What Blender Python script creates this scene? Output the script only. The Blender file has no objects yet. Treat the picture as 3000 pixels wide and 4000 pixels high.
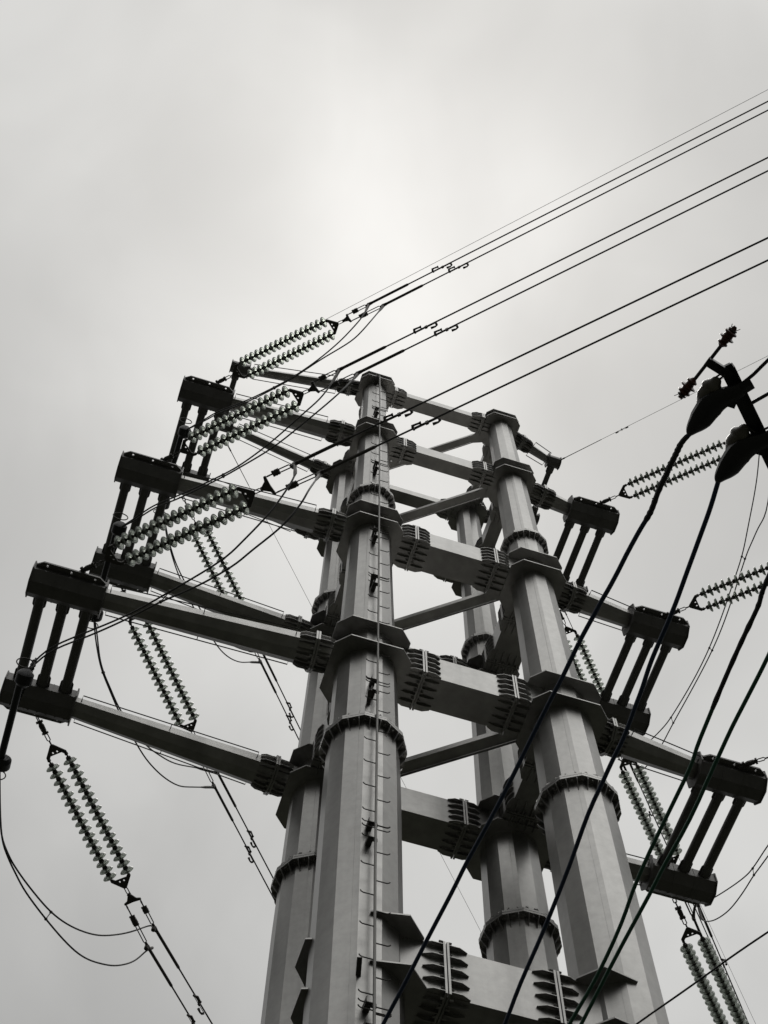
import bpy, math, random
from mathutils import Vector, Matrix
from mathutils.geometry import tessellate_polygon
random.seed(7)
S = bpy.context.scene
R = math.radians
# ------------------------------------------------------------------ camera
cam_d = bpy.data.cameras.new('camera'); cam = bpy.data.objects.new('camera', cam_d)
S.collection.objects.link(cam); S.camera = cam
cam_d.sensor_width = 36.0; cam_d.lens = 54.08; cam_d.clip_start = .1; cam_d.clip_end = 3000
RM = Matrix(((0.9529034, -0.3032586, 0.0030633), (-0.2804850, -0.8774125, 0.3891986), (-0.1153400, -0.3717278, -0.9211488)))
m = RM.transposed().to_4x4(); m.translation = Vector((-6.24949, -16.13468, 1.6)); cam.matrix_world = m
S.render.resolution_x = 768; S.render.resolution_y = 1024
# ------------------------------------------------------------------ sky, sun, exposure
GLOW = Vector((0.0871, 0.1899, 0.9779))
W = bpy.data.worlds.new('World'); S.world = W; W.use_nodes = True
nt = W.node_tree; nt.nodes.clear()
def N(t, tree=None, **k):
    n = (tree or nt).nodes.new(t)
    for a, b in k.items(): setattr(n, a, b)
    return n
L = nt.links.new
out = N('ShaderNodeOutputWorld'); bg = N('ShaderNodeBackground'); bg.inputs['Strength'].default_value = .1
sky = N('ShaderNodeTexSky', sky_type='NISHITA'); sky.sun_disc = False
sky.sun_elevation = math.asin(GLOW.z); sky.sun_rotation = math.atan2(GLOW.x, GLOW.y)
sky.air_density = 1.5; sky.dust_density = 5
tc = N('ShaderNodeTexCoord')
def dot(vec):
    d = N('ShaderNodeVectorMath', operation='DOT_PRODUCT'); d.inputs[1].default_value = vec
    L(tc.outputs['Generated'], d.inputs[0]); return d.outputs['Value']
def ramp(src, stops, lo, hi):
    top = max(max(c_[:3]) for _, c_ in stops); stops = [(p, tuple(x/top for x in c_[:3])+(1,)) for p, c_ in stops]
    mr = N('ShaderNodeMapRange'); mr.inputs['From Min'].default_value = lo; mr.inputs['From Max'].default_value = hi
    L(src, mr.inputs['Value']); r = N('ShaderNodeValToRGB'); e = r.color_ramp.elements; r.color_ramp.interpolation = 'B_SPLINE'
    while len(e) > 1: e.remove(e[-1])
    e[0].position = stops[0][0]; e[0].color = stops[0][1]
    for p, c in stops[1:]:
        n = e.new(p); n.color = c
    L(mr.outputs[0], r.inputs[0]); sc_ = N('ShaderNodeVectorMath', operation='SCALE'); sc_.inputs['Scale'].default_value = top
    L(r.outputs[0], sc_.inputs[0]); return sc_.outputs[0]
def g(v): return (v, v, v, 1)
def t_(v, w=.975): return (v*.945, v*.943, v*.945*w, 1)
# brightness of the overcast by distance from the veiled sun
base = ramp(dot(GLOW), [(0, t_(.58)), (.1, t_(.59)), (.6, t_(.60)), (.8, t_(.62)), (.9, t_(.645)), (.965, t_(.69, .975)), (1, t_(.84, .98))], .85, 1.0)
# heavier cloud low in the left of the view, thinner to the right
side = ramp(dot(Vector((-.75, .5, -.4)).normalized()), [(0, g(.95)), (.25, g(1.0)), (.5, g(1.17)), (.72, g(.99)), (1, g(.70))], -.65, .15)
# unseen bright and dark lobes added to tone the pole facets; dim air near the horizon
back = ramp(dot(Vector((.08, -.5, .86)).normalized()), [(0, g(1)), (.2, g(1.03)), (.45, g(1.9)), (.8, g(2.9)), (1, g(3.2))], .82, 1.0)  # lobe behind the camera, added to brighten front faces of the steel
left = ramp(dot(Vector((-.8, .1, .6)).normalized()), [(0, g(1)), (.2, g(1)), (.7, g(.9)), (1, g(.85))], .80, 1.0)  # dark lobe out of view, added for contrast between facets
right = ramp(dot(Vector((.6, -.2, .77)).normalized()), [(0, g(1)), (.4, g(1.2)), (1, g(1.5))], .90, 1.0)  # extra bright lobe out of view, added to lift right-hand facets
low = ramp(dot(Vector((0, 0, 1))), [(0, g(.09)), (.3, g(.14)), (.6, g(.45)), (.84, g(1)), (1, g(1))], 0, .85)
mp = N('ShaderNodeMapping'); mp.inputs['Scale'].default_value = (1.2, 1.2, 1.2); mp.inputs['Rotation'].default_value = (.3, .2, .6)
L(tc.outputs['Generated'], mp.inputs[0])
nz = N('ShaderNodeTexNoise'); nz.inputs['Scale'].default_value = 4.2; nz.inputs['Detail'].default_value = 4; nz.inputs['Roughness'].default_value = .42
nz.inputs['Distortion'].default_value = .5
L(mp.outputs[0], nz.inputs['Vector'])
cl = ramp(nz.outputs['Fac'], [(0, g(.88)), (.5, g(1)), (1, g(1.1))], .3, .7)
def mul(a, b):
    x = N('ShaderNodeMix', data_type='RGBA', blend_type='MULTIPLY'); x.inputs[0].default_value = 1
    L(a, x.inputs[6]); L(b, x.inputs[7]); return x.outputs[2]
mp2 = N('ShaderNodeMapping'); mp2.inputs['Scale'].default_value = (4.5, 2.6, 3); mp2.inputs['Rotation'].default_value = (0, 0, -.25)
L(tc.outputs['Generated'], mp2.inputs[0]); nz2 = N('ShaderNodeTexNoise'); nz2.inputs['Scale'].default_value = 1.6; nz2.inputs['Detail'].default_value = 4; nz2.inputs['Roughness'].default_value = .5; nz2.inputs['Distortion'].default_value = .8
L(mp2.outputs[0], nz2.inputs['Vector'])
cl2 = ramp(nz2.outputs['Fac'], [(0, g(.95)), (.5, g(1)), (1, g(1.035))], .3, .7)
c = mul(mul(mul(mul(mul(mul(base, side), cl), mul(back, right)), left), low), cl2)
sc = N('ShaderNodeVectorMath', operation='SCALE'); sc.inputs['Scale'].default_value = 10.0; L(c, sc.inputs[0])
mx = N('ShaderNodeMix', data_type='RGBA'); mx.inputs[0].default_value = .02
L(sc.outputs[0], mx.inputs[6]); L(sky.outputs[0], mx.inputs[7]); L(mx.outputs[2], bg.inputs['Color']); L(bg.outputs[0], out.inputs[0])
sun_d = bpy.data.lights.new('sun', 'SUN'); sun_d.energy = .8; sun_d.angle = R(20); sun_d.color = (1, .97, .93)
sun = bpy.data.objects.new('sun', sun_d); S.collection.objects.link(sun)
sun.rotation_euler = GLOW.to_track_quat('Z', 'Y').to_euler(); sun.location = (0, 0, 60)
S.view_settings.view_transform = 'Standard'; S.view_settings.look = 'None'; S.view_settings.exposure = 0; S.view_settings.gamma = 1
# ------------------------------------------------------------------ materials
def mat(name, col, rough=.5, metal=0., noise=0., nscale=3., streak=0., col2=None, spec=.5, bump=0.):
    M = bpy.data.materials.new(name); M.use_nodes = True; t = M.node_tree; b = t.nodes['Principled BSDF']
    b.inputs['Base Color'].default_value = (*col, 1); b.inputs['Roughness'].default_value = rough; b.inputs['Metallic'].default_value = metal
    b.inputs['Specular IOR Level'].default_value = spec
    if noise or streak or col2:
        tcn = t.nodes.new('ShaderNodeTexCoord'); mpn = t.nodes.new('ShaderNodeMapping'); mpn.inputs['Scale'].default_value = (nscale, nscale, nscale*(.12 if streak else 1))
        t.links.new(tcn.outputs['Object'], mpn.inputs[0])
        n1 = t.nodes.new('ShaderNodeTexNoise'); n1.inputs['Scale'].default_value = 1; n1.inputs['Detail'].default_value = 5; n1.inputs['Roughness'].default_value = .5
        t.links.new(mpn.outputs[0], n1.inputs['Vector'])
        r = t.nodes.new('ShaderNodeValToRGB'); e = r.color_ramp.elements; e[0].position = .3; e[1].position = .7
        c2 = col2 or tuple(x*(1-noise) for x in col); c1 = tuple(min(1, x*(1+noise*.6)) for x in col)
        e[0].color = (*c2, 1); e[1].color = (*c1, 1); t.links.new(n1.outputs['Fac'], r.inputs[0])
        n2 = t.nodes.new('ShaderNodeTexNoise'); n2.inputs['Scale'].default_value = 5; n2.inputs['Detail'].default_value = 9; n2.inputs['Roughness'].default_value = .7
        t.links.new(tcn.outputs['Object'], n2.inputs['Vector'])
        mm = t.nodes.new('ShaderNodeMix'); mm.data_type = 'RGBA'; mm.blend_type = 'OVERLAY'; mm.inputs[0].default_value = .26
        t.links.new(r.outputs[0], mm.inputs[6]); t.links.new(n2.outputs['Fac'], mm.inputs[7]); t.links.new(mm.outputs[2], b.inputs['Base Color'])
        mr = t.nodes.new('ShaderNodeMapRange'); mr.inputs['To Min'].default_value = rough-.08; mr.inputs['To Max'].default_value = min(1, rough+.1)
        t.links.new(n1.outputs['Fac'], mr.inputs['Value']); t.links.new(mr.outputs[0], b.inputs['Roughness'])
    return M
STEEL = mat('galvanised_steel', (.345, .34, .33), .36, .88, .26, 1.6, 1)
TIPST = mat('dark_galvanised_steel', (.15, .147, .143), .5, .5, .15, 2.)  # darker galvanised steel for arm end blocks and tie pipes
DARK = mat('dark_hardware', (.09, .085, .08), .55, .5, .2, 8.)
RAIL = mat('dull_zinc', (.24, .235, .225), .6, .5)
BOLT = mat('bolt_zinc', (.5, .5, .49), .4, .8)
WIRE = mat('aged_aluminium', (.06, .06, .06), .6, .3)
BLACK = mat('black_polymer', (.018, .018, .02), .42, 0, .1, 20.)
BLUE = mat('dark_blue_sheath', (.016, .036, .085), .45)
GREEN = mat('dark_green_sheath', (.018, .105, .062), .45)
BROWN = mat('brown_porcelain', (.09, .035, .022), .22, 0, .2, 9.)
GREYP = mat('grey_glazed_porcelain', (.13, .12, .10), .3)
CONC = mat('concrete', (.32, .31, .29), .85, 0, .25, 2.5)
GROUND = mat('ground_soil_grass', (.03, .028, .02), .95, 0, 0, .6, 0, (.015, .02, .011))
GLASS = bpy.data.materials.new('greenish_glass'); GLASS.use_nodes = True
b = GLASS.node_tree.nodes['Principled BSDF']; b.inputs['Base Color'].default_value = (.42, .46, .41, 1); b.inputs['Specular IOR Level'].default_value = .3; b.inputs['Roughness'].default_value = .38
b.inputs['Transmission Weight'].default_value = .78; b.inputs['IOR'].default_value = 1.5
# ------------------------------------------------------------------ mesh helpers
V = Vector
class MB:
    def __init__(s): s.v = []; s.f = []
    def add(s, vs, fs, M=None):
        o = len(s.v); s.v += [tuple(M @ V(p)) if M else tuple(p) for p in vs]; s.f += [[i+o for i in f] for f in fs]; return s
    def box(s, c, d, M=None):
        x, y, z = (k/2 for k in d); c = V(c)
        vs = [c+V((a*x, b_*y, e*z)) for a in (-1, 1) for b_ in (-1, 1) for e in (-1, 1)]
        return s.add(vs, [(0, 1, 3, 2), (4, 6, 7, 5), (0, 4, 5, 1), (2, 3, 7, 6), (0, 2, 6, 4), (1, 5, 7, 3)], M)
    def loft(s, rings, cap=True, M=None):
        n = len(rings[0]); vs = [p for r in rings for p in r]; fs = []
        for i in range(len(rings)-1):
            for j in range(n):
                k = (j+1) % n; fs.append((i*n+j, i*n+k, (i+1)*n+k, (i+1)*n+j))
        if cap: fs += [tuple(range(n))[::-1], tuple(range((len(rings)-1)*n, len(rings)*n))]
        return s.add(vs, fs, M)
    def tube(s, pts, r, n=8, cap=True, M=None, phase=0, flat=1.):
        pts = [V(p) for p in pts]; rings = []; up = None
        for i, p in enumerate(pts):
            t = (pts[min(i+1, len(pts)-1)]-pts[max(i-1, 0)]).normalized()
            if up is None:
                up = V((0, 0, 1)) if abs(t.z) < .95 else V((0, 1, 0))
            a = t.cross(up).normalized(); b_ = a.cross(t).normalized(); up = b_
            rr = r[i] if isinstance(r, (list, tuple)) else r
            rings.append([p+a*math.cos(phase+2*math.pi*j/n)*rr+b_*math.sin(phase+2*math.pi*j/n)*rr*flat for j in range(n)])
        return s.loft(rings, cap, M)
    def lathe(s, prof, n=24, M=None, closed=False):   # profile of (x along axis, radius)
        rings = [[V((x, r*math.cos(2*math.pi*j/n), r*math.sin(2*math.pi*j/n))) for j in range(n)] for x, r in prof]
        if closed: rings.append(rings[0])
        return s.loft(rings, not closed, M)
    def plate(s, poly, th, holes=(), M=None):          # polygon in local xy, thickness in z
        loops = [poly]+[[(cx+r*math.cos(-k*math.pi/4), cy+r*math.sin(-k*math.pi/4)) for k in range(8)] for cx, cy, r in holes]
        flat = [p for l in loops for p in l]; n = len(flat)
        tri = tessellate_polygon([[V((x, y, 0)) for x, y in l] for l in loops])
        vs = [(x, y, -th/2) for x, y in flat]+[(x, y, th/2) for x, y in flat]
        fs = [tuple(t) for t in tri]+[tuple(i+n for i in t)[::-1] for t in tri]; o = 0
        for l in loops:
            k = len(l)
            for j in range(k): a, b_ = o+j, o+(j+1) % k; fs.append((a, b_, b_+n, a+n))
            o += k
        return s.add(vs, fs, M)
    def mesh(s, name, material, smooth=None):
        me = bpy.data.meshes.new(name); me.from_pydata(s.v, [], s.f); me.materials.append(material); me.validate()
        import bmesh
        bm = bmesh.new(); bm.from_mesh(me); bmesh.ops.recalc_face_normals(bm, faces=bm.faces); bm.to_mesh(me); bm.free()
        if smooth:
            me.shade_smooth(); me.set_sharp_from_angle(angle=R(smooth))
        return me
    def build(s, name, material, parent=None, smooth=None):
        return link(name, s.mesh(name, material, smooth), parent)
def link(name, data, parent=None, M=None):
    o = bpy.data.objects.new(name, data); S.collection.objects.link(o)
    if parent: o.parent = parent
    if M: o.matrix_local = M
    return o
def tag(o, label=None, cat=None, group=None, kind=None):
    for k, v in (('label', label), ('category', cat), ('group', group), ('kind', kind)):
        if v: o[k] = v
    return o
def empty(name, M=None): return link(name, None, None, M)
def frame(p, x, up=(0, 0, 1)):                         # matrix whose local x points along x
    x = V(x).normalized(); y = V(up).cross(x).normalized(); z = x.cross(y)
    m_ = Matrix((x, y, z)).transposed().to_4x4(); m_.translation = V(p); return m_
def smoothpath(pts, k=6):
    P = [V(p) for p in pts]; o = []
    for i in range(len(P)-1):
        a, b_, c_, d = P[max(i-1, 0)], P[i], P[i+1], P[min(i+2, len(P)-1)]
        for j in range(k):
            t = j/k; o.append(.5*((2*b_)+(c_-a)*t+(2*a-5*b_+4*c_-d)*t*t+(3*b_-a-3*c_+d)*t**3))
    return o+[P[-1]]
def relax(pts, n=2):
    P = [V(p) for p in pts]
    for _ in range(n): P = [P[0]]+[P[i]*.5+(P[i-1]+P[i+1])*.25 for i in range(1, len(P)-1)]+[P[-1]]
    return P
STR = {
'fl3': [[-8.208, -1.787, 29.413], [0.68, -0.715, -0.159], 5.42, -44.54],
'fl2': [[-7.496, -1.793, 36.069], [0.657, -0.722, -0.218], 5.48, -44.9],
'fl1': [[-6.843, -1.771, 42.735], [0.654, -0.719, -0.235], 5.45, -45.21],
'fr1': [[4.637, -1.693, 42.526], [0.712, -0.7, -0.052], 5.19, -44.5],
'fr2': [[5.514, -1.712, 35.88], [0.723, -0.689, -0.052], 5.45, -43.6],
'fr3': [[6.041, -1.672, 29.3], [0.765, -0.642, -0.05], 5.45, -40.0],
'bl3': [[-8.266, 1.684, 29.422], [0.66, 0.732, -0.168], 5.48, 49.04],
'bl2': [[-7.557, 1.606, 35.947], [0.647, 0.754, -0.111], 5.64, 50.12],
'bl1': [[-6.699, 1.826, 42.586], [0.658, 0.746, -0.105], 5.19, 50.35],
'br3': [[6.117, 1.952, 29.311], [0.675, 0.734, -0.07], 5.45, 47.4],
'br2': [[5.584, 1.834, 35.89], [0.676, 0.735, -0.061], 5.8, 49.2],
'br1': [[4.693, 1.736, 42.546], [0.665, 0.744, -0.07], 5.45, 48.2],
}
G = {
'l3_front_a': [[-4.698, -5.797, 28.09], [-4.74, -5.739, 27.838], [-4.892, -5.527, 27.166], [-5.072, -5.278, 26.691], [-5.348, -4.894, 26.296], [-5.627, -4.507, 26.052], [-6.328, -3.534, 26.303], [-6.918, -2.715, 26.594], [-7.547, -1.843, 27.175], [-8.292, -0.808, 27.839], [-8.585, -0.402, 27.769]],
'l3_front_b': [[-4.476, -6.105, 27.01], [-4.507, -6.062, 26.555], [-4.587, -5.95, 26.157], [-4.805, -5.649, 25.675], [-5.186, -5.119, 25.517], [-5.427, -4.785, 25.401], [-5.9, -4.128, 25.618], [-6.433, -3.389, 26.107], [-6.896, -2.746, 26.405], [-7.511, -1.892, 26.92], [-8.218, -0.91, 27.615], [-8.544, -0.459, 27.642]],
'l2_front_a': [[-4.066, -5.877, 34.198], [-4.356, -5.5, 33.479], [-4.677, -5.08, 33.112], [-5.15, -4.462, 32.621], [-5.582, -3.898, 32.452], [-5.952, -3.415, 32.569], [-6.753, -2.369, 33.222], [-7.244, -1.727, 33.737], [-7.58, -1.288, 33.723], [-7.81, -0.988, 33.753]],
'l2_front_b': [[-3.913, -6.078, 33.385], [-4.091, -5.845, 32.841], [-4.594, -5.188, 32.444], [-5.124, -4.496, 32.133], [-5.685, -3.763, 32.307], [-5.941, -3.429, 32.422], [-6.706, -2.43, 32.966], [-7.201, -1.783, 33.506], [-7.538, -1.343, 33.557], [-7.757, -1.057, 33.58]],
'l1_front_a': [[-3.488, -5.765, 40.596], [-3.618, -5.6, 40.185], [-3.789, -5.381, 39.73], [-4.04, -5.062, 39.24], [-4.431, -4.564, 38.881], [-4.884, -3.986, 38.817], [-5.29, -3.469, 39.029], [-5.861, -2.74, 39.505], [-6.479, -1.953, 40.273], [-6.75, -1.608, 40.38], [-7.126, -1.129, 40.504]],
'l1_front_b': [[-3.357, -5.932, 39.651], [-3.456, -5.806, 39.21], [-3.7, -5.495, 38.669], [-3.953, -5.172, 38.597], [-4.397, -4.607, 38.739], [-4.87, -4.004, 38.714], [-5.273, -3.49, 38.9], [-5.839, -2.768, 39.323], [-6.453, -1.986, 40.083], [-6.725, -1.639, 40.215], [-7.072, -1.197, 40.268]],
'l3_back_a': [[-8.129, 1.985, 25.887], [-7.829, 2.331, 25.613], [-7.603, 2.591, 25.58], [-7.27, 2.975, 25.637], [-6.782, 3.538, 25.814], [-6.336, 4.052, 26.182], [-5.903, 4.55, 26.718], [-5.557, 4.949, 27.293], [-5.108, 5.467, 28.201], [-4.683, 5.957, 29.206]],
'l3_back_b': [[-8.095, 2.024, 25.841], [-7.83, 2.33, 25.554], [-7.608, 2.585, 25.468], [-7.336, 2.899, 25.412], [-6.832, 3.48, 25.512], [-6.299, 4.094, 25.706], [-5.909, 4.543, 25.98], [-5.542, 4.967, 26.435], [-5.223, 5.334, 26.926], [-4.878, 5.732, 27.656], [-4.666, 5.976, 28.355], [-4.524, 6.14, 28.714]],
'l2_back_a': [[-7.852, 1.457, 33.713], [-7.728, 1.605, 33.292], [-7.487, 1.893, 32.806], [-7.294, 2.124, 32.573], [-7.042, 2.424, 32.446], [-6.667, 2.872, 32.301], [-6.124, 3.521, 32.302], [-5.733, 3.988, 32.397], [-5.281, 4.528, 32.76], [-4.843, 5.051, 33.337], [-4.479, 5.485, 34.087], [-3.93, 6.14, 35.497]],
'l2_back_b': [[-7.812, 1.505, 33.827], [-7.688, 1.653, 33.404], [-7.467, 1.917, 32.86], [-7.273, 2.148, 32.627], [-7.029, 2.441, 32.529], [-6.643, 2.901, 32.418], [-5.951, 3.728, 32.711], [-5.534, 4.225, 33.16], [-5.059, 4.793, 33.831], [-4.451, 5.518, 35.03], [-4.087, 5.953, 35.897]],
'l1_back_a': [[-7.077, 1.41, 40.431], [-6.881, 1.647, 39.614], [-6.677, 1.895, 39.368], [-6.44, 2.181, 39.113], [-6.107, 2.585, 38.95], [-5.489, 3.333, 38.906], [-4.939, 3.998, 39.141], [-4.571, 4.444, 39.361], [-4.203, 4.89, 39.864], [-3.862, 5.304, 40.572], [-3.573, 5.654, 41.364], [-3.293, 5.993, 42.261]],
'l1_back_b': [[-7.052, 1.44, 40.517], [-6.856, 1.677, 39.697], [-6.651, 1.925, 39.45], [-6.426, 2.198, 39.256], [-6.072, 2.626, 39.215], [-5.409, 3.429, 39.37], [-4.827, 4.135, 39.794], [-4.401, 4.65, 40.286], [-3.952, 5.195, 41.135], [-3.547, 5.684, 42.083], [-3.241, 6.055, 42.936]],
'r1_a': [[8.07, -5.379, 41.621], [8.082, -4.749, 41.22], [8.093, -4.145, 40.602], [8.11, -3.243, 39.975], [8.123, -2.536, 39.518], [8.14, -1.593, 39.303], [8.153, -0.904, 39.148], [8.172, 0.12, 39.055], [8.194, 1.306, 39.213], [8.221, 2.793, 39.669], [8.234, 3.467, 40.044], [8.245, 4.109, 40.493], [8.257, 4.76, 40.981], [8.266, 5.217, 41.042]],
'r1_b': [[8.08, -4.853, 39.088], [8.092, -4.228, 39.23], [8.104, -3.573, 39.247], [8.113, -3.086, 39.255], [8.122, -2.598, 39.237], [8.149, -1.135, 38.846], [8.171, 0.052, 38.784], [8.196, 1.404, 39.019], [8.221, 2.769, 39.334], [8.234, 3.487, 39.46], [8.245, 4.071, 39.636], [8.254, 4.586, 39.9], [8.262, 5.035, 40.345]],
'r2_a': [[9.322, -0.022, 32.874], [9.375, 2.203, 33.23], [9.396, 3.095, 33.441], [9.406, 3.528, 33.651], [9.419, 4.102, 34.037], [9.437, 4.858, 34.602], [9.45, 5.412, 35.059], [9.464, 5.989, 35.635]],
'r2_b': [[9.32, -0.109, 32.524], [9.378, 2.354, 32.98], [9.397, 3.138, 33.224], [9.41, 3.708, 33.339], [9.426, 4.373, 33.554], [9.437, 4.839, 33.807], [9.447, 5.277, 34.133], [9.455, 5.6, 34.459], [9.461, 5.871, 34.869]],
'sl_f': [[-6.389, -1.028, 47.148], [5.978, -13.695, 47.148]],
'sr_f': [[4.197, -1.119, 47.148], [9.135, -6.33, 47.148]],
'sl_b': [[-5.935, 1.573, 47.148], [8.168, 17.322, 47.148]],
'sr_b': [[6.188, 3.783, 47.148], [18.983, 17.809, 47.148]],
'k1': [[-2.732, -12.905, 13.0], [-2.768, -12.808, 13.0], [-2.774, -12.686, 13.0], [-2.78, -12.581, 13.0], [-2.78, -12.522, 13.0], [-2.788, -12.366, 13.0], [-2.777, -12.2, 13.0], [-2.8, -12.056, 13.0], [-2.828, -11.773, 13.0], [-2.846, -11.547, 13.0], [-2.868, -11.369, 13.0], [-2.887, -11.157, 13.0], [-2.916, -10.885, 13.0], [-2.929, -10.582, 13.0], [-2.954, -10.287, 13.0], [-2.982, -9.881, 13.0], [-3.006, -9.468, 13.0], [-3.049, -8.956, 13.0], [-3.091, -8.55, 13.0], [-3.119, -8.164, 13.0], [-3.166, -7.586, 13.0], [-3.216, -6.972, 13.0], [-3.251, -6.574, 13.0], [-3.308, -5.81, 13.0]],
'k2': [[-2.366, -12.603, 13.0], [-2.338, -12.371, 13.0], [-2.327, -12.202, 13.0], [-2.307, -11.886, 13.0], [-2.291, -11.624, 13.0], [-2.281, -11.413, 13.0], [-2.277, -11.198, 13.0], [-2.277, -10.942, 13.0], [-2.256, -10.679, 13.0], [-2.243, -10.431, 13.0], [-2.226, -10.164, 13.0], [-2.237, -9.959, 13.0], [-2.24, -9.746, 13.0], [-2.246, -9.345, 13.0], [-2.214, -8.828, 13.0], [-2.188, -8.098, 13.0], [-2.188, -7.414, 13.0], [-2.165, -6.922, 13.0], [-2.156, -6.213, 13.0]],
'k3': [[-1.656, -12.262, 13.0], [-1.65, -11.932, 13.0], [-1.641, -11.769, 13.0], [-1.623, -11.661, 13.0], [-1.63, -11.243, 13.0], [-1.614, -10.65, 13.0], [-1.594, -10.246, 13.0], [-1.572, -10.053, 13.0], [-1.579, -9.594, 13.0], [-1.586, -9.124, 13.0], [-1.577, -8.688, 13.0], [-1.543, -8.344, 13.0], [-1.544, -7.701, 13.0], [-1.591, -7.107, 13.0], [-1.631, -6.481, 13.0]],
'k4': [[-1.357, -11.677, 13.0], [-1.363, -11.263, 13.0], [-1.37, -10.885, 13.0], [-1.386, -10.549, 13.0], [-1.383, -10.124, 13.0], [-1.375, -9.568, 13.0], [-1.41, -9.049, 13.0], [-1.418, -8.698, 13.0], [-1.454, -8.115, 13.0], [-1.486, -7.141, 13.0], [-1.515, -6.518, 13.0]],
'k5': [[-0.242, -10.173, 12.0], [-0.769, -9.305, 12.0], [-0.994, -8.915, 12.0], [-1.11, -8.693, 12.0], [-1.3, -8.351, 12.0], [-1.437, -8.106, 12.0], [-1.71, -7.596, 12.0]],
'u1': [[-2.495, -13.424, 13.0], [-2.451, -13.502, 13.0], [-2.386, -13.65, 13.0], [-2.061, -14.36, 13.0]],
'u2': [[-2.374, -13.28, 13.0], [-2.277, -13.395, 13.0], [-1.853, -13.898, 13.0]],
'arm': [[-2.642, -13.473, 13.0], [-2.401, -13.23, 13.0], [-2.194, -13.05, 13.0], [-2.082, -12.941, 13.0]],
'side': [[-2.798, -13.476, 13.05], [-2.626, -13.433, 13.05]],
'rod': [[-2.743, -13.628, 13.1], [-2.838, -13.3, 13.1]],
'ins1': [[-2.745, -13.633, 13.1], [-2.7, -13.786, 13.1]],
'ins2': [[-2.844, -13.298, 13.1], [-2.889, -13.138, 13.1]],
'body1': [[-2.75, -12.908, 12.95], [-2.744, -12.963, 12.95], [-2.713, -13.054, 12.95], [-2.68, -13.187, 12.95], [-2.619, -13.27, 12.95], [-2.543, -13.332, 12.95], [-2.503, -13.383, 12.95]],
'body1_disc': [[-2.692, -13.385, 13.02], [-2.713, -13.354, 13.02], [-2.727, -13.287, 13.02], [-2.731, -13.216, 13.02], [-2.733, -13.152, 13.02]],
'body2': [[-2.385, -12.605, 12.95], [-2.38, -12.661, 12.95], [-2.349, -12.754, 12.95], [-2.317, -12.89, 12.95], [-2.256, -12.974, 12.95], [-2.179, -13.037, 12.95], [-2.14, -13.089, 12.95]],
'body2_disc': [[-2.33, -13.09, 13.02], [-2.351, -13.059, 13.02], [-2.364, -12.991, 13.02], [-2.368, -12.918, 13.02], [-2.368, -12.853, 13.02]],
}
# ------------------------------------------------------------------ ground
gm = MB(); K = 24
gv = [((i/K-.5)*1600, (j/K-.5)*1600, 0) for i in range(K+1) for j in range(K+1)]
gm.add(gv, [(i*(K+1)+j, (i+1)*(K+1)+j, (i+1)*(K+1)+j+1, i*(K+1)+j+1) for i in range(K) for j in range(K)])
tag(gm.build('ground', GROUND), kind='structure')
# ------------------------------------------------------------------ steel tower
Z = [47.15, 42.57, 35.92, 29.33, 19.82]
def WX(z): return 2.1+.003*(29.33-z)
def WY(z): return 1.597+.003*(29.33-z)
RT = [(0, .82), (19, .71), (24.6, .685), (28, .635), (33, .545), (36, .497), (42, .435), (47.6, .36)]
def RL(z):
    for (a, ra), (b_, rb) in zip(RT, RT[1:]):
        if z <= b_: return ra+(rb-ra)*(z-a)/(b_-a)
    return RT[-1][1]
H = [.32, .55, .74, .86, 1.08]; B = [.40, .39, .70, .74, .86]; RH = [.55, .61, .71, .81, .93]
tower = tag(empty('transmission_tower'), 'tall galvanised steel transmission tower of four tapering poles joined by box beams and octagonal crossarms', 'pylon')
def ngon(cx, cy, z, r, n=12): return [V((cx+r*math.cos(R(15)+2*math.pi*k/n), cy+r*math.sin(R(15)+2*math.pi*k/n), z)) for k in range(n)]
legs = {}
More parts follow.
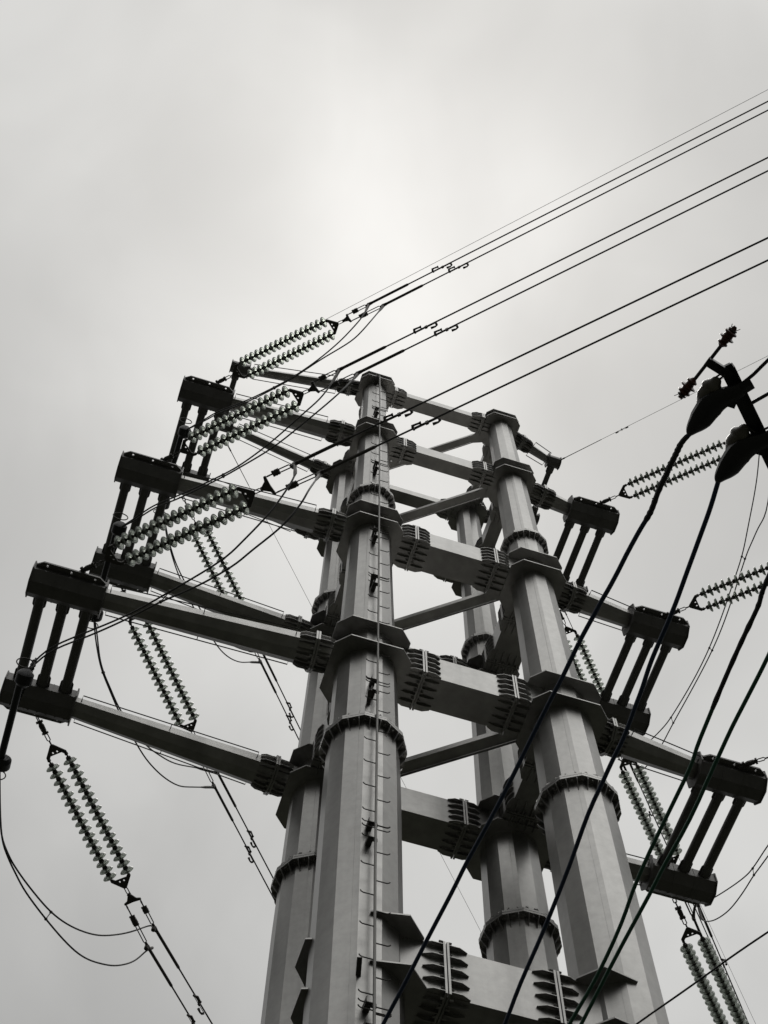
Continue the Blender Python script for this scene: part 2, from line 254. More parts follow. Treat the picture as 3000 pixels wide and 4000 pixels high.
for sx in (-1, 1):
    for sy in (-1, 1):
        mb = MB()
        zs = [0, 8, 15, 19, 24.6, 26, 28, 30.6, 33, 36, 38, 42, 47.48]
        mb.loft([ngon(sx*WX(z), sy*WY(z), z, RL(z)*1.015) for z in zs])
        lg = mb.build('leg', STEEL, tower); legs[sx, sy] = lg
        sm = MB()                                       # longitudinal weld seams
        for an in (-113, 67):
            sm.tube([(sx*WX(z)+math.cos(R(an))*RL(z)*.98, sy*WY(z)+math.sin(R(an))*RL(z)*.98, z) for z in zs[:-1]], .007, 5)
        sm.build('weld_seam', STEEL, lg)
        for l in range(5):                              # stiffening plates above and below every beam
            for e in (-1, 1):
                z = Z[l]+e*(H[l]/2+.018); h = RH[l]*(1 if e < 0 else .98); c_ = h*.33
                if l < 4: poly = [(-h, -h+c_), (-h+c_, -h), (h-c_, -h), (h, -h+c_), (h, h-c_), (h-c_, h), (-h+c_, h), (-h, h-c_)]
                else:
                    q = RL(z)-.06
                    poly = [(.0, -q), (.0, -q-.09), (.58, -.84), (h, -.5), (h, h-c_), (h-c_, h), (-.54, h), (-.79, .6), (-.79, .05), (-q, 0)]
                    a_ = [(-q*math.sin(R(t)), -q*math.cos(R(t))) for t in (80, 60, 40, 20)]; poly += a_
                    poly = [(x*(-sx), y*(-sy)) for x, y in poly]
                MB().plate(poly, .03, M=Matrix.Translation((sx*WX(z), sy*WY(z), z))).build('ring_plate', STEEL, lg)
        for z in (26.0, 37.85):                         # bolted pole flanges with gussets
            f = MB(); cx, cy = sx*WX(z), sy*WY(z); r = RL(z)
            for dz in (-.032, .032): f.loft([ngon(cx, cy, z+dz-.027, r+.15), ngon(cx, cy, z+dz+.027, r+.15)])
            for k in range(24):
                a = R(7.5+15*k); M_ = Matrix.Translation((cx, cy, z)) @ Matrix.Rotation(a, 4, 'Z') @ Matrix.Rotation(R(90), 4, 'X')
                f.plate([(r-.04, .06), (r+.135, .06), (r+.12, .12), (r-.01, .30), (r-.04, .30)], .014, M=M_)
                f.plate([(r-.04, -.06), (r+.135, -.06), (r+.12, -.12), (r-.01, -.34), (r-.04, -.34)], .014, M=M_)
            for k in range(24):
                a = R(15*k); f.tube([(cx+(r+.07)*math.cos(a), cy+(r+.07)*math.sin(a), z-.11), (cx+(r+.07)*math.cos(a), cy+(r+.07)*math.sin(a), z+.11)], .022, 6)
            f.build('pole_flange', STEEL, lg)
        p = MB().box((sx*WX(0), sy*WY(0), .2), (2.2, 2.2, .5)).build('foundation', CONC, lg)
# box beams ---------------------------------------------------------
def fins(mb, x, w, h, L1=.42, octo=False):
    """bolted joint at local x: twin collar plates and rows of tapered ribs, box section w x h"""
    for dx in (-.028, .028): 
        mb.box((x+dx, 0, 0), (.036, w+.19, h+.07))
    def fin(M_, e):
        q = e
        mb.plate([(x+q*.045, -.02), (x+q*.045, .09), (x+q*.22, .09), (x+q*.36, .03), (x+q*.36, -.02)], .011, M=M_)
        mb.tube([M_ @ V((x+q*.04, .055, .08)), M_ @ V((x+q*.10, .055, .08))], .022, 6)
    nv = 4 if h > .6 else 3 if h > .4 else 2; nh = max(3, round(w/.17))
    for e in (-1, 1):
        for k in range(nv+1):
            zz = -h/2+.02+(h-.04)*k/nv
            fin(Matrix.Translation((0, w/2, zz)), e)
            fin(Matrix.Translation((0, -w/2, zz)) @ Matrix.Scale(-1, 4, (0, 1, 0)), e)
        for k in range(nh):
            yy = -w/2+w*(k+.5)/nh
            fin(Matrix.Translation((0, yy, -h/2)) @ Matrix.Rotation(R(90), 4, 'X') @ Matrix.Scale(-1, 4, (0, 1, 0)), e)
def joint_obj(parent, M_, x, w, h): 
    j = MB(); fins(j, x, w, h); o = MB(); o.add(j.v, j.f, M_); return o.build('bolted_joint', STEEL, parent)
for l in range(5):
    z = Z[l]; wx, wy = WX(z), WY(z); w, h = B[l], H[l]
    jx = [1.43, 1.20, 1.02, .98, .88][l]; jy = [.95, .75, .62, .6, .55][l]
    for sy in (-1, 1):
        o = MB().box((0, sy*wy, z), (2*wx-.1, w, h)).build('beam', STEEL, tower)
        for sx in (-1, 1): joint_obj(o, Matrix.Translation((sx*jx, sy*wy, z)), 0, w, h)
    for sx in (-1, 1):
        o = MB().box((sx*wx, 0, z), (w-.02, 2*wy-.1, h-.012)).build('beam', STEEL, tower)
        for sy in (-1, 1): joint_obj(o, Matrix.Translation((sx*wx, sy*jy, z)) @ Matrix.Rotation(R(90), 4, 'Z'), 0, w-.02, h-.012)
    # horizontal diagonal of H section from the rear left pole to the front right pole
    M_ = frame((0, 0, z-.03), (wx, -wy, 0)); ln = math.hypot(wx, wy)-.45; bw, bh = [(.24, .10), (.27, .12), (.29, .14), (.31, .15), (.33, .16)][l]
    mb = MB(); mb.box((0, 0, 0), (2*ln, bw-.03, .014), M_); mb.box((0, bw/2, 0), (2*ln, .016, bh), M_); mb.box((0, -bw/2, 0), (2*ln, .016, bh), M_)
    for e in (-1, 1):
        mb.plate([(e*(ln-.55), -.10), (e*(ln-.5), .10), (e*(ln+.12), .28), (e*(ln+.12), -.28)], .02, M=M_ @ Matrix.Translation((0, 0, -.09)))
    mb.build('diagonal_brace', STEEL, tower)
# crossarms -----------------------------------------------------------
#          x_out,x_in, e_front, e_back
TIP = {(-1, 3): (9.03, 7.58, 1.42, 1.19), (-1, 2): (8.34, 6.89, 1.48, 1.15), (-1, 1): (7.65, 6.23, 1.44, 1.20), (-1, 0): (6.52, 5.98, .99, .98),
       (1, 3): (6.70, 5.25, 1.32, 1.42), (1, 2): (6.19, 4.76, 1.36, 1.27), (1, 1): (5.33, 3.93, 1.32, 1.25), (1, 0): (4.23, 3.86, 1.03, 1.0)}
ARM_R = [(.17, .11), (.27, .19), (.31, .20), (.33, .205)]     # octagon inradius at the pole / at the end
BLK = [.17, .325, .335, .32]
def octo(r, ax=1): return [(r/math.cos(R(22.5))*math.cos(R(22.5+45*k)), r/math.cos(R(22.5))*math.sin(R(22.5+45*k))) for k in range(8)]
def octprism(mb, x0, r0, x1, r1, M_): mb.loft([[V((x0, y, z)) for y, z in octo(r0)], [V((x1, y, z)) for y, z in octo(r1)]], M=M_)
for (sx, l), (xo, xi, ef, eb) in TIP.items():
    z = Z[l]; wx, wy = WX(z), WY(z)
    for sy, e in ((-1, ef), (1, eb)):
        a = V((sx*(wx+.1), sy*wy, z)); b_ = V((sx*(xi+.04), sy*e, z)); d = (b_-a); ln = d.length; M_ = frame(a, d)
        mb = MB(); r0, r1 = ARM_R[l]; octprism(mb, 0, r0, ln, r1, M_); arm = mb.build('crossarm', STEEL, tower)
        # bolted joint with collar and ribs round the octagon
        xj = [.72, .88, .92, 1.0][l]; rj = r0+(r1-r0)*xj/ln; jm = MB()
        for dx in (-.026, .026): octprism(jm, xj+dx-.02, rj+.10, xj+dx+.02, rj+.10, M_)
        for k in range(16):
            Q = M_ @ Matrix.Rotation(R(22.5*k+11), 4, 'X')
            for q in (-1, 1): jm.plate([(xj+q*.045, rj-.05), (xj+q*.045, rj+.08), (xj+q*.26, rj+.08), (xj+q*.36, rj+.04), (xj+q*.38, rj-.05)], .013, M=Q)
            jm.tube([Q @ V((xj-.1, rj+.07, .03)), Q @ V((xj+.1, rj+.07, .03))], .02, 6)
        jm.build('bolted_joint', STEEL, arm)
        # end block: larger octagonal box with collars, end plate and lugs
        rb = BLK[l]; x0, x1 = (sx*xi, sx*xo); Mb = frame((x0, sy*e, z), (sx, 0, 0)); lb = xo-xi; em = MB()
        octprism(em, 0, rb, lb, rb, Mb)
        octprism(em, -.03, rb+.055, .0, rb+.055, Mb); octprism(em, lb, rb+.03, lb+.025, rb+.03, Mb)
        if l:
            for q in (.34, .66): octprism(em, lb*q-.012, rb+.007, lb*q+.012, rb+.007, Mb)
            ysn = -1 if sx*sy > 0 else 1
            Mo = Matrix.Translation((x0, sy*e, z)) @ Matrix.Scale(sx, 4, (1, 0, 0)) @ Matrix.Scale(sy, 4, (0, 1, 0))
            hs = [(.24, rb+.065, .026), (lb*.5, rb+.065, .026), (lb-.24, rb+.065, .026)]
            em.plate([(.02, rb-.1), (lb-.02, rb-.1), (lb-.02, rb+.04), (lb-.16, rb+.13), (.16, rb+.13), (.02, rb+.04)], .05, hs, M=Mo)
            for q in range(7): em.tube([(x0+sx*(.1+lb*.13*q), sy*(e+rb*.42)*1.0, z-rb*.9), (x0+sx*(.1+lb*.13*q), sy*(e+rb*.42), z-rb*1.03)], .016, 6)
        blk = em.build('arm_end_block', TIPST, arm)
        # handrails both sides of the arm
        hr = MB(); s0, s1 = (ln*.97, xj+.45) if l else (ln*.95, xj+.4)
        segs = [(s1, s0)]
        for q in (-1, 1):
            for a0, a1 in segs:
                if a1-a0 < .5: continue
                pts = []; off = .13
                def rr(x): return r0+(r1-r0)*x/ln
                P = [(a0, rr(a0)*.9, -.0), (a0, rr(a0)+off, 0), (a1, rr(a1)+off, 0), (a1, rr(a1)*.9, 0)]
                hr.tube([M_ @ V((x, q*y, zz)) for x, y, zz in P], .014, 6)
                nn = max(1, int((a1-a0)/1.35))
                for k in range(1, nn): 
                    x = a0+(a1-a0)*k/nn; hr.tube([M_ @ V((x, q*rr(x)*.9, 0)), M_ @ V((x, q*(rr(x)+off), 0))], .009, 6)
        if hr.v: hr.build('handrail', DARK, arm)
    # pipes tying the front and rear arm ends
    xs = [xo-.26, xo-.26-.475, xo-.26-.95] if l else [xo-.2]
    pr_ = .105 if l else .085
    for x in xs:
        y0, y1 = -ef+BLK[l]-.06, eb-BLK[l]+.06; mb = MB(); mb.tube([(sx*x, y0, z), (sx*x, y1, z)], pr_, 16)
        for yy, s_ in ((y0+.06, 1), (y1-.06, -1)):
            for dx in (-1, 1): mb.plate([(dx*(pr_-.01), 0), (dx*(pr_+.035), 0), (dx*(pr_+.03), s_*.2), (dx*(pr_-.01), s_*.26)], .02, M=Matrix.Translation((sx*x, yy, z)))
        mb.build('tie_pipe', TIPST, tower, 40)
# ladder on the front left pole ----------------------------------------
lad = [(-2.08, -2.15, 46.9), (-2.07, -2.26, 37.55), (-2.08, -2.35, 31.43), (-2.1, -2.45, 24.99), (-2.11, -2.48, 21.23), (-2.1, -2.5, 17.82), (-2.1, -2.56, 3)]
def lp(z):
    for a, b_ in zip(lad, lad[1:]):
        if z >= b_[2]: t = (z-b_[2])/(a[2]-b_[2]); return V((b_[0]+(a[0]-b_[0])*t, b_[1]+(a[1]-b_[1])*t, z))
mb = MB(); zs = [46.9-.6*k for k in range(73)]
rings = []
for z in zs: p = lp(z); rings.append([p+V((x, y, 0)) for x, y in ((-.023, -.02), (.023, -.02), (.023, .02), (-.023, .02))])
mb.tube([lp(z) for z in zs], .023, 10); ladder = mb.build('ladder', RAIL, tower, 40)
z = 46.5; k = 0; RUNG = None
joints = [43.76, 39.27, 34.73, 32.1, 27.3, 22.49, 18.2]
rz = []
while z > 14: rz.append((z, k % 2)); z -= .37; k += 1
for j in joints: rz += [(j, 0), (j-.05, 1), (j-.13, 0), (j-.16, 1)]
rungmesh = {}
for q in (0, 1):
    e = -1 if q == 0 else 1
    mb = MB().tube([(e*.0, 0, 0), (e*.19, 0, 0), (e*.22, -.008, .008), (e*.236, -.015, .025)], .0105, 6); rungmesh[q] = mb.mesh('rung', DARK, 40)
for z, q in rz: link('rung', rungmesh[q], ladder, Matrix.Translation(lp(z)))
for j in joints+[47.1]:
    for dz in (0, -.42):
        p = lp(min(46.8, j+dz)); ys = -WY(p.z)-RL(p.z)+.03; br = MB()
        br.box((p.x-.075, (p.y+ys)/2-.01, p.z), (.09, abs(ys-p.y)+.02, .012)); br.box((p.x-.115, (p.y+ys)/2-.01, p.z+.05), (.012, abs(ys-p.y)+.02, .11)); br.box((p.x-.02, p.y+.03, p.z), (.12, .02, .08))
        br.build('ladder_bracket', DARK, ladder)
for z in (31.9, 26.6, 18.9):
    a = R(-100 if z > 20 else -103); cx, cy = -WX(z), -WY(z); rr_ = RL(z); m1 = MB(); d = V((math.cos(a), math.sin(a), 0))
    M_ = frame(V((cx, cy, z))+d*(rr_-.03), d+V((0, 0, .25))); m1.box((.15, 0, 0), (.32, .07, .012), M_); m1.box((.15, .035, .03), (.32, .01, .07), M_); m1.build('step_lug', DARK, legs[-1, -1])
# ------------------------------------------------------------------ insulator strings
prof = [(-.016, .046), (-.010, .072), (.004, .112), (.022, .138), (.042, .152), (.052, .150), (.048, .140), (.062, .132), (.060, .123), (.036, .112), (.038, .098), (.058, .086), (.054, .074), (.028, .062), (.020, .036)]
DISC = MB().lathe(prof, 26).mesh('glass_disc', GLASS, 50)
capm = MB()
NS, PITCH, X0 = 17, .169, 1.14
for k in range(NS):
    x = X0+k*PITCH; capm.lathe([(x-.075, .024), (x-.07, .046), (x-.045, .055), (x+.004, .057), (x+.012, .050), (x+.04, .036), (x+.06, .022), (x+.10, .020)], 14)
capm.lathe([(X0-.12, .02), (X0-.07, .02)], 8)
CAPS = capm.mesh('insulator', DARK, 40)
def chainlink(mb, x0, x1, y, z=0, w=.03, r=.011, vert=False):
    P = [(x0, 0), (x0+w, w), (x1-w, w), (x1, 0), (x1-w, -w), (x0+w, -w), (x0, 0)]
    mb.tube([(x, y+(0 if vert else q), z+(q if vert else 0)) for x, q in P], r, 6)
ym = MB().plate([(.70, -.03), (.93, -.235), (.985, -.235), (.99, -.185), (.93, -.13), (.93, .13), (.99, .185), (.985, .235), (.93, .235), (.70, .03)], .024, [(.88, -.05, .022), (.88, .05, .022)])
for y in (-.205, .205): chainlink(ym, .96, 1.06, y, 0, .018, .009, True); ym.box((1.0, y, 0), (.05, .06, .05))
YOKE1 = ym.mesh('yoke_plate', DARK)
XE = X0+(NS-1)*PITCH+.1
ym = MB().plate([(XE+.30, -.03), (XE+.07, -.235), (XE+.01, -.235), (XE+.01, -.18), (XE+.06, -.13), (XE+.06, .13), (XE+.01, .18), (XE+.01, .235), (XE+.07, .235), (XE+.30, .03)], .024, [(XE+.12, -.05, .022), (XE+.12, .05, .022)])
YOKE2 = ym.mesh('yoke_plate', DARK)
ch = MB(); chainlink(ch, -.13, .02, 0, 0, .033, .013); chainlink(ch, -.02, .17, 0, 0, .035, .013, True); ch.box((.15, 0, 0), (.05, .14, .05)); ch.loft([[V((x, y*s_, z*s_)) for y, z in octo(1)] for x, s_ in ((.16, .03), (.24, .055), (.36, .05), (.42, .03))]); ch.box((.42, 0, 0), (.045, .13, .05)); chainlink(ch, .43, .62, 0, 0, .035, .013); ch.tube([(.6, 0, 0), (.74, 0, 0)], .018, 8)
CHAIN = ch.mesh('shackle_chain', DARK, 40)
clampm = MB().tube([(-.10, 0, 0), (-.02, 0, 0), (0, 0, 0), (.1, 0, 0)], [.028, .034, .045, .04], 10); clampm.box((0, 0, -.05), (.09, .04, .13)); clampm.tube([(.0, 0, -.02), (-.01, 0, -.13)], [.055, .045], 8)
CLAMP = clampm.mesh('tension_clamp', DARK, 40)
STRLAB = {
 'fl1': 'topmost of the big glass insulator strings reaching up right from the left crossarms',
 'fl2': 'middle one of three big glass insulator strings reaching up right from the left crossarms',
 'fl3': 'lowest and largest of the big glass insulator strings reaching up right from the left crossarms',
 'fr1': 'glass insulator string whose far end hides behind the lower black strain clamp at right',
 'fr2': 'glass insulator string cut by the right edge at mid height, thin jumper wires crossing it',
 'fr3': 'insulator fittings leaving the lowest right crossarm end block over the right edge',
 'bl3': 'lowest left glass insulator string hanging from the crossarm block nearest the left edge',
 'bl2': 'glass insulator string between the two lowest left crossarms, pointing down right',
 'bl1': 'small glass insulator string behind the lowest of the big left strings, pointing down right',
 'br3': 'glass insulator string in the bottom right corner under the lowest right end block',
 'br2': 'glass insulator string crossing behind the tie pipes of the lowest right crossarms',
 'br1': 'glass insulator string just right of the front right pole below its upper crossarm'}
CL = {}
SP = {'fl1': .10, 'fl2': .13, 'fl3': .185, 'bl3': .17, 'bl2': .12, 'bl1': .09, 'br1': .10, 'br2': .13, 'br3': .17, 'fr1': .10, 'fr2': .13, 'fr3': .17}
for k, (P, x, Sd, a2) in STR.items():
    t = tag(empty('insulator_string', frame(P, x)), STRLAB[k], 'insulator', 'paired glass tension insulator strings of the tower')
    link('shackle_chain', CHAIN, t); link('yoke_plate', YOKE1, t); link('yoke_plate', YOKE2, t)
    for y in (-.205, .205):
        ins = link('insulator', CAPS, t, Matrix.Translation((0, y, 0)))
        for q in range(NS): link('glass_disc', DISC, ins, Matrix.Translation((X0+q*PITCH, 0, 0)))
    xs = XE+.28; m3 = MB(); chainlink(m3, xs, xs+.17, 0, 0, .032, .012); m3.box((xs+.19, 0, 0), (.06, .07, .07))
    m3.build('chain_link', DARK, t)
    xb = xs+.36; w3 = SP[k]; MB().plate([(xs+.18, -.03), (xb-.05, -w3*.65), (xb-.02, -w3-.025), (xb+.025, -w3-.025), (xb+.012, 0), (xb+.025, w3+.025), (xb-.02, w3+.025), (xb-.05, w3*.65), (xs+.18, .03)], .03).build('yoke_plate', DARK, t)
    near = -1
    for y in (-1, 1):
        xc = Sd-.17 if y == near else Sd+.17; m4 = MB(); yy = y*SP[k]; x0 = xb+.03; gap = xc-.10-x0
        n1 = x0+gap*.30; n2 = x0+gap*.55
        chainlink(m4, x0, x0+.10, yy, 0, .022, .01, True); m4.tube([(x0+.09, yy, 0), (n1, yy, 0)], .016, 6)
        m4.loft([[V((xx, yy+q*s_, z*s_)) for q, z in octo(1)] for xx, s_ in ((n1-.02, .02), (n1+.03, .055), (n2-.06, .062), (n2, .03))]); m4.box((n1, yy, 0), (.035, .12, .04)); m4.box((n2-.02, yy, 0), (.035, .12, .04))
        chainlink(m4, n2-.02, xc-.08, yy, 0, .034, .013)
        m4.build('turnbuckle', DARK, t, 40)
        link('tension_clamp', CLAMP, t, Matrix.Translation((xc, yy, 0)))
        CL[k, y] = frame(P, x) @ V((xc, yy, 0))
# ------------------------------------------------------------------ conductors with dampers
dm = MB(); dm.box((0, 0, -.03), (.06, .05, .10)); dm.tube([(-.26, .0, -.075), (.24, 0, -.075)], .008, 6)
dm.tube([(-.27, 0, -.06), (-.27, -.05, -.12), (-.255, -.10, -.14), (-.20, -.10, -.14), (-.13, -.09, -.13), (-.09, -.08, -.12)], [.028, .03, .03, .02, .02, .036], 8)
dm.tube([(.24, 0, -.09), (.24, .05, -.08), (.20, .07, -.075), (.09, .06, -.07)], [.03, .028, .02, .032], 8)
DAMP = dm.mesh('vibration_damper', DARK, 40)
CLAB = {'fl1': 'of the highest twin conductors, running to the upper right edge', 'fl2': 'of the middle twin conductors, running to the right edge', 'fl3': 'of the lowest twin conductors running up right across the tower top',
 'fr1': 'of the twin conductors beyond the right strain clamps at mid height', 'fr2': 'of the twin conductors beyond the right edge at mid height', 'fr3': 'of the twin conductors beyond the right edge low down',
 'bl1': 'of the twin conductors just left of the rear left pole, above the lowest crossarm', 'bl2': 'of the twin conductors under the lowest left crossarm, ending behind the rear left pole', 'bl3': 'of the twin conductors leaving the bottom edge left of centre',
 'br1': 'of the twin conductors seen between the paired discs at lower right', 'br2': 'of the twin conductors running beside the bottom right insulator string', 'br3': 'of the twin conductors beyond the bottom right corner'}
DP = {k: (2.2, 2.25) for k in ('fl1', 'fl2', 'fl3', 'bl3', 'bl2', 'bl1', 'br2', 'br1')}
for k, (P, x, Sd, a2) in STR.items():
    d = V((math.cos(R(a2)), math.sin(R(a2)), 0)); nrm = V((-d.y, d.x, 0))
    for y in (-1, 1):
        p0 = CL[k, y]; Mx = frame(p0, d)
        pts = []
        for s_ in [0, 2, 5, 10, 15, 20, 30, 45, 60, 80, 100, 130]: pts.append(V((s_, 0, -max(0, s_-18)**2*.0009)))
        mb = MB().tube(pts, .0185, 7); up = ('upper', 'lower')[(y+1)//2] if k[0] == 'f' else ('left', 'right')[(1-y)//2]
        o = tag(mb.build('conductor', WIRE, None, 60), '%s %s' % (up, CLAB[k][3:] if CLAB[k].startswith('of ') else CLAB[k]), 'power line', 'bare twin conductors of the line'); o.matrix_world = Mx
        MB().tube([(-.03, 0, 0), (.05, 0, 0), (1.15, 0, 0), (1.2, 0, 0)], [.025, .035, .035, .02], 8).build('compression_sleeve', DARK, o, 40)
        if k in DP: link('vibration_damper', DAMP, o, Matrix.Translation((DP[k][0 if y < 0 else 1], 0, 0)))
# shield wires
SW = {'sl_f': 'hair thin wire slanting up right above all the conductors', 'sr_f': 'thin wire from the small top right arm passing behind the brown insulators', 'sl_b': 'hair thin wire dropping down right behind the left crossarms and poles', 'sr_b': 'hair thin wire dropping to the bottom right corner behind the right crossarms'}
for k, lab in SW.items():
    a, b_ = V(G[k][0]), V(G[k][1]); d = (b_-a).normalized()
    mb = MB().tube([V((0, 0, 0)), V((20, 0, 0)), V((60, 0, -1.2)), V((120, 0, -6))], .0065, 6)
    o = tag(mb.build('shield_wire', WIRE, None), lab, 'wire', 'overhead shield wires'); o.matrix_world = frame(a, d)
    m5 = MB(); chainlink(m5, -.1, .06, 0, 0, .02, .008); m5.tube([(.05, 0, 0), (.2, 0, 0), (.22, 0, 0), (1.5, 0, 0)], [.02, .025, .013, .011], 7); m5.build('wire_clamp', DARK, o)
    m6 = MB(); m6.box((2.2, 0, -.02), (.04, .04, .07)); m6.tube([(2.0, 0, -.06), (2.4, 0, -.06)], .006, 6); m6.tube([(1.98, 0, -.06), (2.08, 0, -.06)], .024, 8); m6.tube([(2.32, 0, -.06), (2.42, 0, -.06)], .024, 8); m6.build('vibration_damper', DARK, o)
# ------------------------------------------------------------------ jumpers
def cable(pts, r, name, m_, parent): return MB().tube(relax(smoothpath(pts, 5), 3), r, 7).build(name, m_, parent, 60)
def terminal(pts, parent, ln=.62):
    P = relax(smoothpath(pts, 5), 3); o = [P[0]]; d = 0
    for p in P[1:]:
        d += (p-o[-1]).length; o.append(p)
        if d > ln: break
    MB().tube(o, [.036]*(len(o)-1)+[.02], 8).build('terminal_sleeve', DARK, parent, 40)
JL = {'l3': ('fl3', 'bl3', (-8.55, -.45, 27.2), (-8.55, 1.5, 27.2), 'lowest left pair of jumper cables looping past the left edge under the crossarm ends'),
      'l2': ('fl2', 'bl2', (-7.9, -.87, 33.8), (-7.9, 1.4, 33.8), 'middle left pair of jumper cables looping under the crossarm ends'),
      'l1': ('fl1', 'bl1', (-7.25, -.97, 40.6), (-7.25, 1.2, 40.6), 'highest left pair of jumper cables looping under the crossarm ends')}
def spacer(a, b_, parent):
    mb = MB(); d = (b_-a)
    for p, e in ((a, 1), (b_, -1)): mb.tube([p-d.normalized()*.03*e, p, p+d.normalized()*.05*e], [.02, .036, .012], 8)
    mb.tube([a, b_], .01, 6); mb.build('spacer', DARK, parent, 40)
for k, (fs, bs, ta, tb, lab) in JL.items():
    t = tag(empty('jumper_cable', Matrix.Translation(ta)), lab, 'jumper cable', 'jumper cables round the left crossarm ends'); off = -V(ta)
    if k == 'l3': pass
    for half, st in (('front', fs), ('back', bs)):
        n_ = {}
        for q, y in (('a', -1), ('b', 1)):
            pts = [V(p)+off for p in G['%s_%s_%s' % (k, half, q)]]; c0 = CL[st, -y if (half == 'back' and k != 'l3') else y]+V((0, 0, -.10))+off
            end = (V(ta) if half == 'front' else V(tb))+off
            # side nearest this cable's clamp
            if half == 'front': pts = [c0]+pts[1:-1]+[end]
            else: pts = [end]+pts+[c0] if k == 'l3' else [end]+pts[1:-1]+[c0]
            cb = cable(pts, .018, 'cable', WIRE, t); n_[q] = pts; terminal(pts if half == 'front' else pts[::-1], cb)
        i = len(n_['a'])//2
        if k == 'l3' and half == 'back': 
            A = V(G['l3_back_a'][4])+off; Bq = V(G['l3_back_b'][4])+off; spacer(A, Bq, t)
        if k == 'l3' and half == 'front': spacer(V(G['l3_front_a'][6])+off, V(G['l3_front_b'][7])+off, t)
        if k == 'l2': 
            q = (8, 9) if 0 else (5, 5); nm = 'l2_%s_' % half
            if half == 'front': spacer(V(G[nm+'a'][5])+off, V(G[nm+'b'][5])+off, t)
            else: spacer(V(G[nm+'a'][3])+off, V(G[nm+'b'][3])+off, t)
        if k == 'l1' and half == 'front': spacer(V(G['l1_front_a'][6])+off, V(G['l1_front_b'][6])+off, t)
    A, Bq = V(ta)+off, V(tb)+off
    MB().tube([A, Bq], .07, 14).build('jumper_tube', BLACK, t, 40)
    for p, e in ((A, -1), (Bq, 1)):
        MB().tube([p+V((.05, e*.16, .05)), p+V((.05, e*.10, .05)), p+V((.05, -e*.08, .0)), p+V((.05, -e*.14, 0))], [.10, .165, .165, .10], 18).build('end_weight', BLACK, t, 40)
        c_ = p+V((0, e*.32, .05)); MB().tube([c_+V((.17*math.cos(R(q)), .0, .17*math.sin(R(q)))) for q in range(0, 361, 20)], .013, 6).build('grading_ring', DARK, t, 60)
    top = V((ta[0], .25, Z[int(k[1])]-.1))+off; bot = V((ta[0], .25, ta[2]))+off; hg = MB()
    hg.tube([top, bot], .022, 8)
    n = 14
    for q in range(n): p = top.lerp(bot, (q+1)/(n+1)); hg.tube([p+V((0, 0, .012)), p+V((0, 0, -.012))], [.03, .06], 12)
    hg.build('hanging_insulator', BLACK, t, 40)
for k, fs, bs, lab, sp in (('r1', 'fr1', 'br1', 'long thin pair of jumper wires sweeping down left behind the strain clamps at right', [(4, 4), (7, 6), (9, 8)]), ('r2', 'fr2', 'br2', 'pair of jumper wires curving into the lowest right end block from the right edge', [(2, 2)])):
    t = tag(empty('jumper_cable', Matrix.Translation(G[k+'_a'][2])), lab, 'jumper cable', 'jumper wires on the right of the tower'); off = -V(G[k+'_a'][2])
    for q, y in (('a', 1 if k == 'r1' else -1), ('b', 1)):
        y0 = -1 if q == 'a' else 1; y1 = (1 if q == 'a' else -1)
        pts = [CL[fs, y0]+off+V((0, 0, -.10))]+[V(p)+off for p in G[k+'_'+q][1 if k == 'r1' else 0:]]+[CL[bs, y1]+off+V((0, 0, -.10))]
        cb = cable(pts, .0165, 'cable', WIRE, t); terminal(pts, cb); terminal(pts[::-1], cb)
    for a, b_ in sp: spacer(V(G[k+'_a'][a])+off, V(G[k+'_b'][b_])+off, t)
# ------------------------------------------------------------------ utility pole close to the camera
ad = (V(G['arm'][3])-V(G['arm'][0])).normalized(); a0 = V(G['arm'][0]); pole_p = a0+ad*2.05
up = tag(empty('utility_pole', Matrix.Translation((pole_p.x+.16*ad.y, pole_p.y-.16*ad.x, 0))), 'roadside utility pole carrying a dark steel crossarm that enters from the right edge', 'utility pole'); po = -V((pole_p.x+.16*ad.y, pole_p.y-.16*ad.x, 0))
M0 = Matrix.Translation(po)
MB().loft([[V((r*math.cos(2*math.pi*k/20), r*math.sin(2*math.pi*k/20), z)) for k in range(20)] for r, z in ((.19, 0), (.105, 13.6))]).build('pole_shaft', CONC, up, 40)
def angle(mb, M_, x0, x1, w=.095, t_=.009): 
    mb.box(((x0+x1)/2, 0, w/2), (x1-x0, w, t_), M_); mb.box(((x0+x1)/2, -w/2, 0), (x1-x0, t_, w), M_)
mb = MB(); Mf = M0 @ frame(a0, ad); angle(mb, Mf, -.03, 3.6, .105); mb.box((1.7, .0, .12), (3.4, .09, .08), Mf); mb.build('crossarm', BLACK, up)
sd = (V(G['side'][1])-V(G['side'][0])); mb = MB(); Ms = M0 @ frame(G['side'][0], sd); angle(mb, Ms, -.01, sd.length+.06, .075); mb.build('side_arm', BLACK, up)
mb = MB().tube([V(p)+po for p in G['rod']], .015, 8); mb.build('insulator_rod', BLACK, up, 40)
pin = [(-.02, .012), (0, .03), (.008, .042), (.02, .043), (.03, .030), (.048, .036), (.058, .060), (.068, .064), (.078, .040), (.098, .036), (.11, .054), (.122, .051), (.135, .026), (.158, .022), (.175, .012)]
pin2 = [(x*1.0, r*1.02) for x, r in pin]
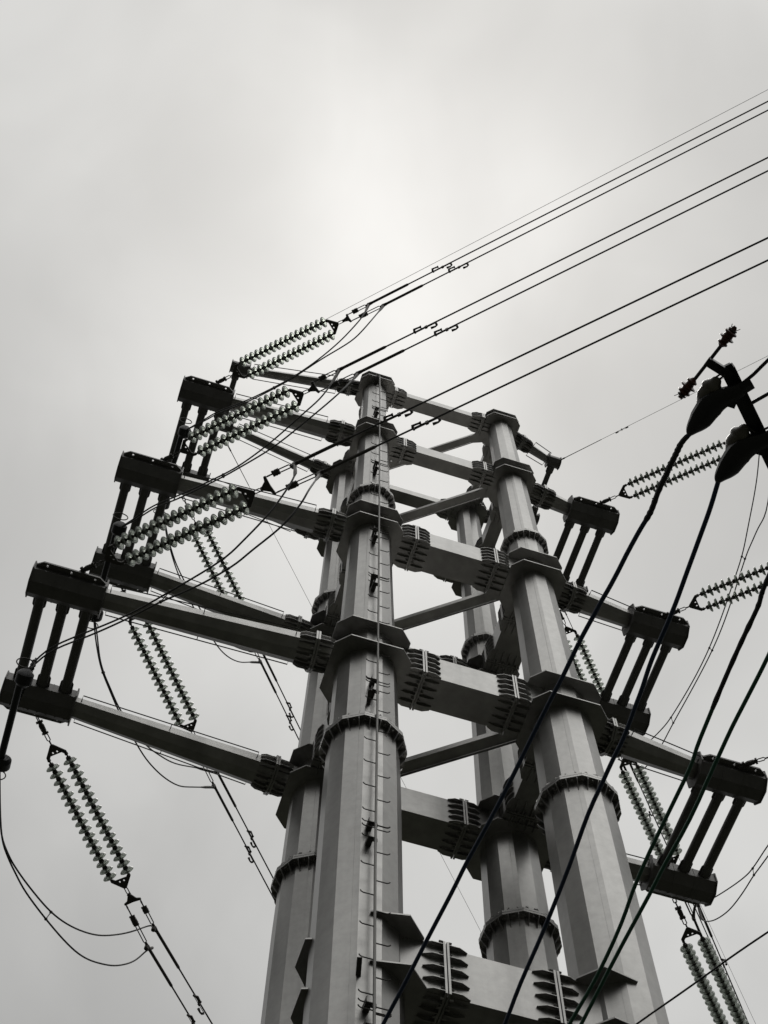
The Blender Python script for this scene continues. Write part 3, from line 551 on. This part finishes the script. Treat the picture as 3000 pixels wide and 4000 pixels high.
for k in ('ins1', 'ins2'):
    a, b_ = V(G[k][0])+po, V(G[k][1])+po; o = MB().lathe(pin2, 22, frame(a, b_-a)).build('pin_insulator', BROWN, up, 40)
    tie = MB(); Mt = frame(b_, b_-a)
    random.seed(3)
    for q in range(4):
        an = random.uniform(0, 6.28); l_ = random.uniform(.02, .05); tie.tube([Mt @ V((-.02, .02*math.cos(an), .02*math.sin(an))), Mt @ V((l_*.4, l_*math.cos(an), l_*math.sin(an)))], .003, 4)
    tie.tube([Mt @ V((-.02, .032*math.cos(q), .032*math.sin(q))) for q in [x_*.6 for x_ in range(11)]], .007, 6)
    tie.build('tie_wire', DARK, o)
# strain insulators with clamp covers
for n_, lab in (('body1', 'upper black strain clamp and grey ribbed insulator bolted to the dark crossarm at right'), ('body2', 'lower black strain clamp and grey ribbed insulator hanging from the dark crossarm at right edge')):
    P = [V(p) for p in G[n_]]; t = tag(empty('strain_insulator', Matrix.Translation(P[3])), lab, 'insulator', 'strain insulators on the near crossarm'); off = -P[3]
    mb = MB(); rad = [.020, .054, .092, .104, .084, .070, .054]
    Pp = relax(smoothpath([p+off for p in P], 4), 1); rr2 = []
    for i in range(len(Pp)):
        u_ = i/4; j = min(int(u_), 5); rr2.append(rad[j]+(rad[j+1]-rad[j])*(u_-j))
    mb.tube(Pp, rr2, 10, flat=.8, phase=.3); mb.tube([Pp[-1]+V((-.02, .02, 0)), Pp[-1]+(Pp[-1]-Pp[-5]).normalized()*.09], [.055, .05], 4, flat=.5)
    mb.box(Pp[18]+V((.045, .055, 0)), (.06, .05, .06)); mb.build('clamp_cover', BLACK, t, 35)
    D = [V(p)+off for p in G[n_+'_disc']]; ax = D[-1]-D[0]; Md = frame(D[0], ax)
    MB().lathe([(-.012, .02), (0, .036), (.03, .050), (.045, .068), (.058, .080), (.078, .086), (.094, .085), (.102, .078), (.112, .075), (.14, .079), (.17, .078), (.2, .062), (.24, .04)], 36, Md).build('porcelain_body', GREYP, t, 40)
    lk = MB(); q = D[0]
    for s_ in (-.018, .018): lk.tube([q+V((s_, 0, .01)), q+(V(G['arm'][0 if n_ == 'body1' else 2])+off-q)*.55+V((s_, 0, .01))], .008, 6)
    lk.build('link_strap', DARK, t)
# thick covered cables
random.seed(5)
def wob(pts, amp):
    return [V(p)+V((random.uniform(-amp, amp), 0, random.uniform(-amp, amp))) for p in smoothpath(pts, 3)]
for k, m_, r, lab in (('k1', BLUE, .0205, 'thick dark cable falling from the upper strain clamp to the bottom edge, leftmost of four'),
                      ('k2', BLUE, .0205, 'thick dark cable falling from the lower strain clamp, second of four from the left'),
                      ('k3', GREEN, .0185, 'dark green thick cable from the right edge, third of four from the left'),
                      ('k4', GREEN, .0185, 'dark green thick cable from the right edge, rightmost of four'),
                      ('k5', BLACK, .0085, 'single thin black wire crossing the bottom right corner'),
                      ('u1', BLACK, .0150, 'short upper cable from the crossarm end to the right edge'),
                      ('u2', BLACK, .0150, 'short lower cable from the crossarm to the right edge')):
    P = [V(p) for p in G[k]]; o0 = P[0].copy()
    ext = P[-1]+(P[-1]-P[-2]).normalized()*18+V((0, 0, -.3)); e0 = []
    if k in ('k3', 'k4'): e0 = [P[0]+(P[0]-P[1]).normalized()*.8]
    if k == 'k5': e0 = [P[0]+(P[0]-P[1]).normalized()*8]
    pts = relax(wob(e0+P, .0022 if k != 'k5' else .001), 1)+[ext]
    nm = 'power_cable' if k != 'k5' else 'thin_wire'
    o = tag(MB().tube([p-o0 for p in pts], r, 10).build(nm, m_, None, 60), lab, 'cable' if k != 'k5' else 'wire', 'covered cables in front of the tower'); o.matrix_world = Matrix.Translation(o0)
    if k in ('k1', 'k3'):                              # frayed tape wrapping near the clamp
        w = MB(); i0, i1 = (1, 20) if k == 'k1' else (5, 18)
        for q in range(i0, i1):
            a, b_ = pts[q]-o0, pts[q+1]-o0; w.tube([a, a.lerp(b_, .5), b_], [r*1.12, r*random.uniform(1.08, 1.4), r*1.12], 8)
            if q % 4 == 0: w.tube([a, a+V((random.uniform(-.06, .06), random.uniform(-.03, .03), 0))], .004, 5)
        w.build('tape_wrapping', BLACK, o, 30)
